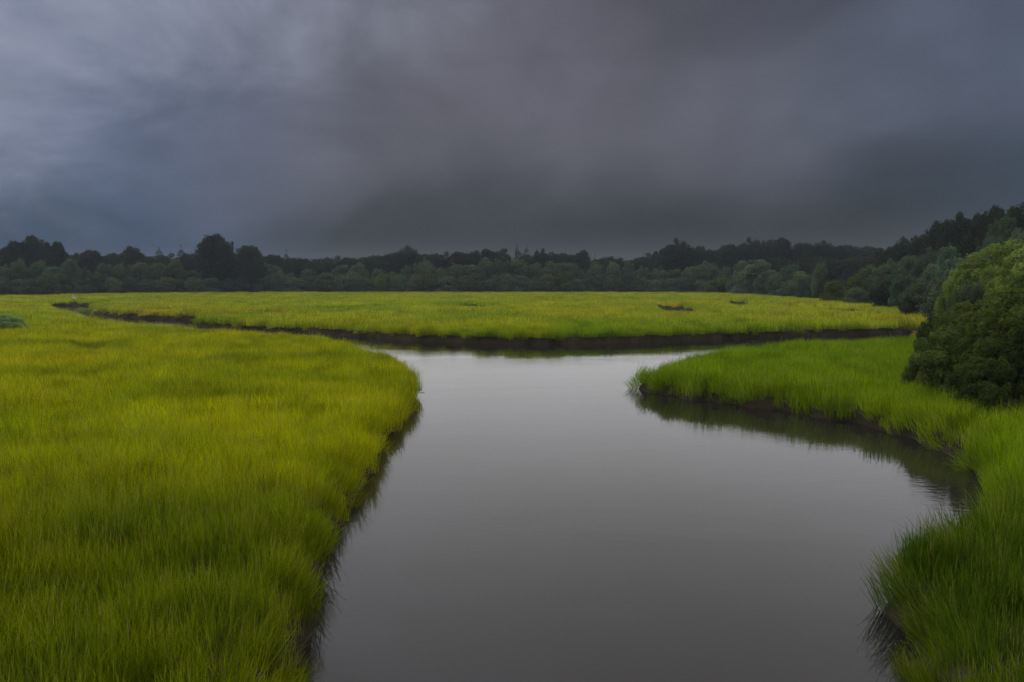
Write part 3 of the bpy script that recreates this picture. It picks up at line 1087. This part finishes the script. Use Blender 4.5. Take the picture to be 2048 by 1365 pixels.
# thicket on the right, near the creek: u, top, distance, width px, kind, material, label
near = [
    (1908, 655, 31.0, 185, 'near', 'mid', 'rounded olive bush at the left front of the near thicket'),
    (2005, 618, 29.5, 240, 'near', 'bush', 'large dark bush in the middle of the near thicket'),
    (1975, 712, 27.0, 160, 'near', 'bush', 'lowest dark bush at the foot of the near thicket'),
    (1846, 722, 31.5, 84, 'near', 'mid', 'small bush sunk in the grass at the left foot of the thicket'),
    (2065, 640, 28.0, 220, 'near', 'bush', 'dark bush cut by the right edge at the foot of the thicket'),
    (1950, 600, 36.0, 190, 'near', 'mid', 'olive bush rising behind the dark front bush'),
    (1874, 634, 40.0, 90, 'near', 'bush', 'small bush jutting left over the far marsh from the thicket'),
    (2045, 568, 35.0, 240, 'near', 'mid', 'tall olive bush at the right edge of the thicket'),
    (1924, 534, 52.0, 95, 'near', 'lit', 'light green bush with pale leaves, left of the bright thicket tops'),
    (2006, 468, 52.0, 170, 'sapling', 'lit', 'tallest bright yellow-green tree of the thicket'),
    (2068, 480, 50.0, 150, 'sapling', 'lit', 'bright green tree cut by the right edge behind the thicket'),
    (1990, 530, 47.0, 120, 'near', 'lit', 'bright green bush below the tallest bright tree'),
    (1945, 566, 44.0, 120, 'near', 'pale', 'grey-green bush in the middle of the thicket'),
    (1925, 508, 84.0, 110, 'round', 'teal', 'hazy green tree standing just behind the pale-leaved bush'),
    (1965, 492, 70.0, 120, 'round', 'teal', 'hazy green tree between the shaded slope and the bright tree'),
    (1895, 552, 74.0, 90, 'shrub', 'pale', 'grey-green shrub behind the small jutting bush'),
    (2040, 540, 42.0, 150, 'near', 'lit', 'bright green bush at the right edge above the olive bushes'),
]
for u, v, dd, wp, k, m, lab in near:
    tree_px(k, u, v, dd, wp, m, 'thicket_bush' if k in ('near', 'shrub') else 'thicket_tree', lab, 'bush' if k in ('near', 'shrub') else 'tree', 'thicket beside the creek')


def build_undergrowth():
    """low leafy cover on the wooded ground behind the hedge"""
    rs = np.random.RandomState(31)
    n = 420000
    r = rs.uniform(40, 330, n)
    a = np.radians(rs.uniform(-44, 44, n))
    P = np.column_stack([r * np.sin(a), r * np.cos(a)])
    wd = sd_wood(P)
    dep = np.where(P[:, 0] > 45, 95, 60)
    keep = (wd > 5) & (wd < dep)
    P, wd = P[keep], wd[keep]
    z = ground_z(P, np.full(len(P), 5.0), wd)
    bump_ = np.clip(0.55 + 0.5 * wob(P, 6.0, 41) + 0.25 * wob(P, 2.2, 42), 0.05, 1.6)
    z += bump_ * rs.uniform(0.4, 2.6, len(P))
    m = len(P)
    C = np.column_stack([P, z])
    nrm = rs.normal(0, 1, (m, 3)) + [0, -0.4, 0.7]
    nrm /= np.linalg.norm(nrm, axis=1)[:, None]
    t = np.cross(nrm, rs.normal(0, 1, (m, 3)))
    t /= np.linalg.norm(t, axis=1)[:, None]
    b = np.cross(nrm, t)
    L = rs.uniform(0.25, 0.55, (m, 1))
    V = np.stack([C - t * L * .6, C - b * L * .4, C + t * L * .6, C + b * L * .4], 1).reshape(-1, 3)
    print('undergrowth', m)
    me = mesh_np('undergrowth', V, np.arange(m * 4).reshape(-1, 4), LEAF['dark'], np.repeat(rs.random_sample(m), 4))
    link('undergrowth', me, kind='stuff', label='dark tangled undergrowth on the wooded ground behind the hedge', category='undergrowth')


build_undergrowth()

# bushes out on the left marsh
x, y = at(6, 668, 0.6)
tree('near', x, y, 1.9, 4.2, 'soft', 'marsh_shrub', 'soft blue-green shrub in the grass at the left edge', 'shrub')


# ------------------------------------------------------------------ egret
def build_egret():
    WHITE = flat_mat('white_feathers', (0.82, 0.82, 0.79), 0.8, 0.2, 30.0, 0.04)
    BILL = flat_mat('yellow_bill', (0.55, 0.33, 0.04), 0.5, 0.4)
    LEGS = flat_mat('black_legs', (0.03, 0.03, 0.028), 0.6, 0.3)
    x, y = EGRET
    root = link('egret', None, label='white egret standing on the grassy bank of the far creek bend', category='bird')
    root.location = (x, y, gz(x, y))
    root.rotation_euler = (0, 0, R(200))
    root.scale = (1.35, 1.35, 1.22)
    # skeleton of the body: tail - back - breast - S neck - head
    pts = [(-0.34, 0, 0.56), (-0.18, 0, 0.66), (0.0, 0, 0.76), (0.14, 0, 0.86), (0.20, 0, 0.97), (0.15, 0, 1.08), (0.13, 0, 1.18), (0.18, 0, 1.26), (0.27, 0, 1.265)]
    rad = [0.05, 0.15, 0.19, 0.13, 0.065, 0.048, 0.045, 0.048, 0.02]
    me = bpy.data.meshes.new('egret_body')
    me.from_pydata(pts, [(i, i + 1) for i in range(len(pts) - 1)], [])
    me.materials.append(WHITE)
    b = link('body', me, root)
    sk = b.modifiers.new('skin', 'SKIN')
    for i, r in enumerate(rad):
        me.skin_vertices[0].data[i].radius = (r, r)
    me.skin_vertices[0].data[2].use_root = True
    b.modifiers.new('round', 'SUBSURF').render_levels = 2
    b.modifiers['round'].levels = 1
    V, Q = tubes([([(0.25, 0, 1.265), (0.33, 0, 1.26), (0.41, 0, 1.245)], [0.018, 0.011, 0.002])], 8)
    link('bill', mesh_np('egret_bill', V, Q, BILL, smooth=True), root)
    for s in (-1, 1):
        V, Q = tubes([([(0.0, s * 0.05, 0.70), (0.05, s * 0.05, 0.42), (0.01, s * 0.05, 0.0), (0.10, s * 0.06, 0.0)], [0.022, 0.012, 0.011, 0.006])], 6)
        link('leg', mesh_np('egret_leg', V, Q, LEGS, smooth=True), root)


build_egret()


# ------------------------------------------------------------------ damp air
def build_haze():
    m = bpy.data.materials.new('haze')
    m.use_nodes = True
    w = NB(m.node_tree)
    m.node_tree.nodes.clear()
    v = w.new('ShaderNodeVolumePrincipled')
    v.inputs['Color'].default_value = (0.82, 0.90, 1.0, 1)
    v.inputs['Density'].default_value = 0.00024
    out = w.new('ShaderNodeOutputMaterial')
    w.l.new(v.outputs[0], out.inputs['Volume'])
    x, z0, z1 = 1010, -2.0, 38.0
    V = [(a, b, c) for c in (z0, z1) for a, b in ((-x, -x), (x, -x), (x, x), (-x, x))]
    Q = [(3, 2, 1, 0), (4, 5, 6, 7), (0, 1, 5, 4), (1, 2, 6, 5), (2, 3, 7, 6), (3, 0, 4, 7)]
    link('haze', mesh_np('haze', V, Q, m), kind='stuff')


build_haze()
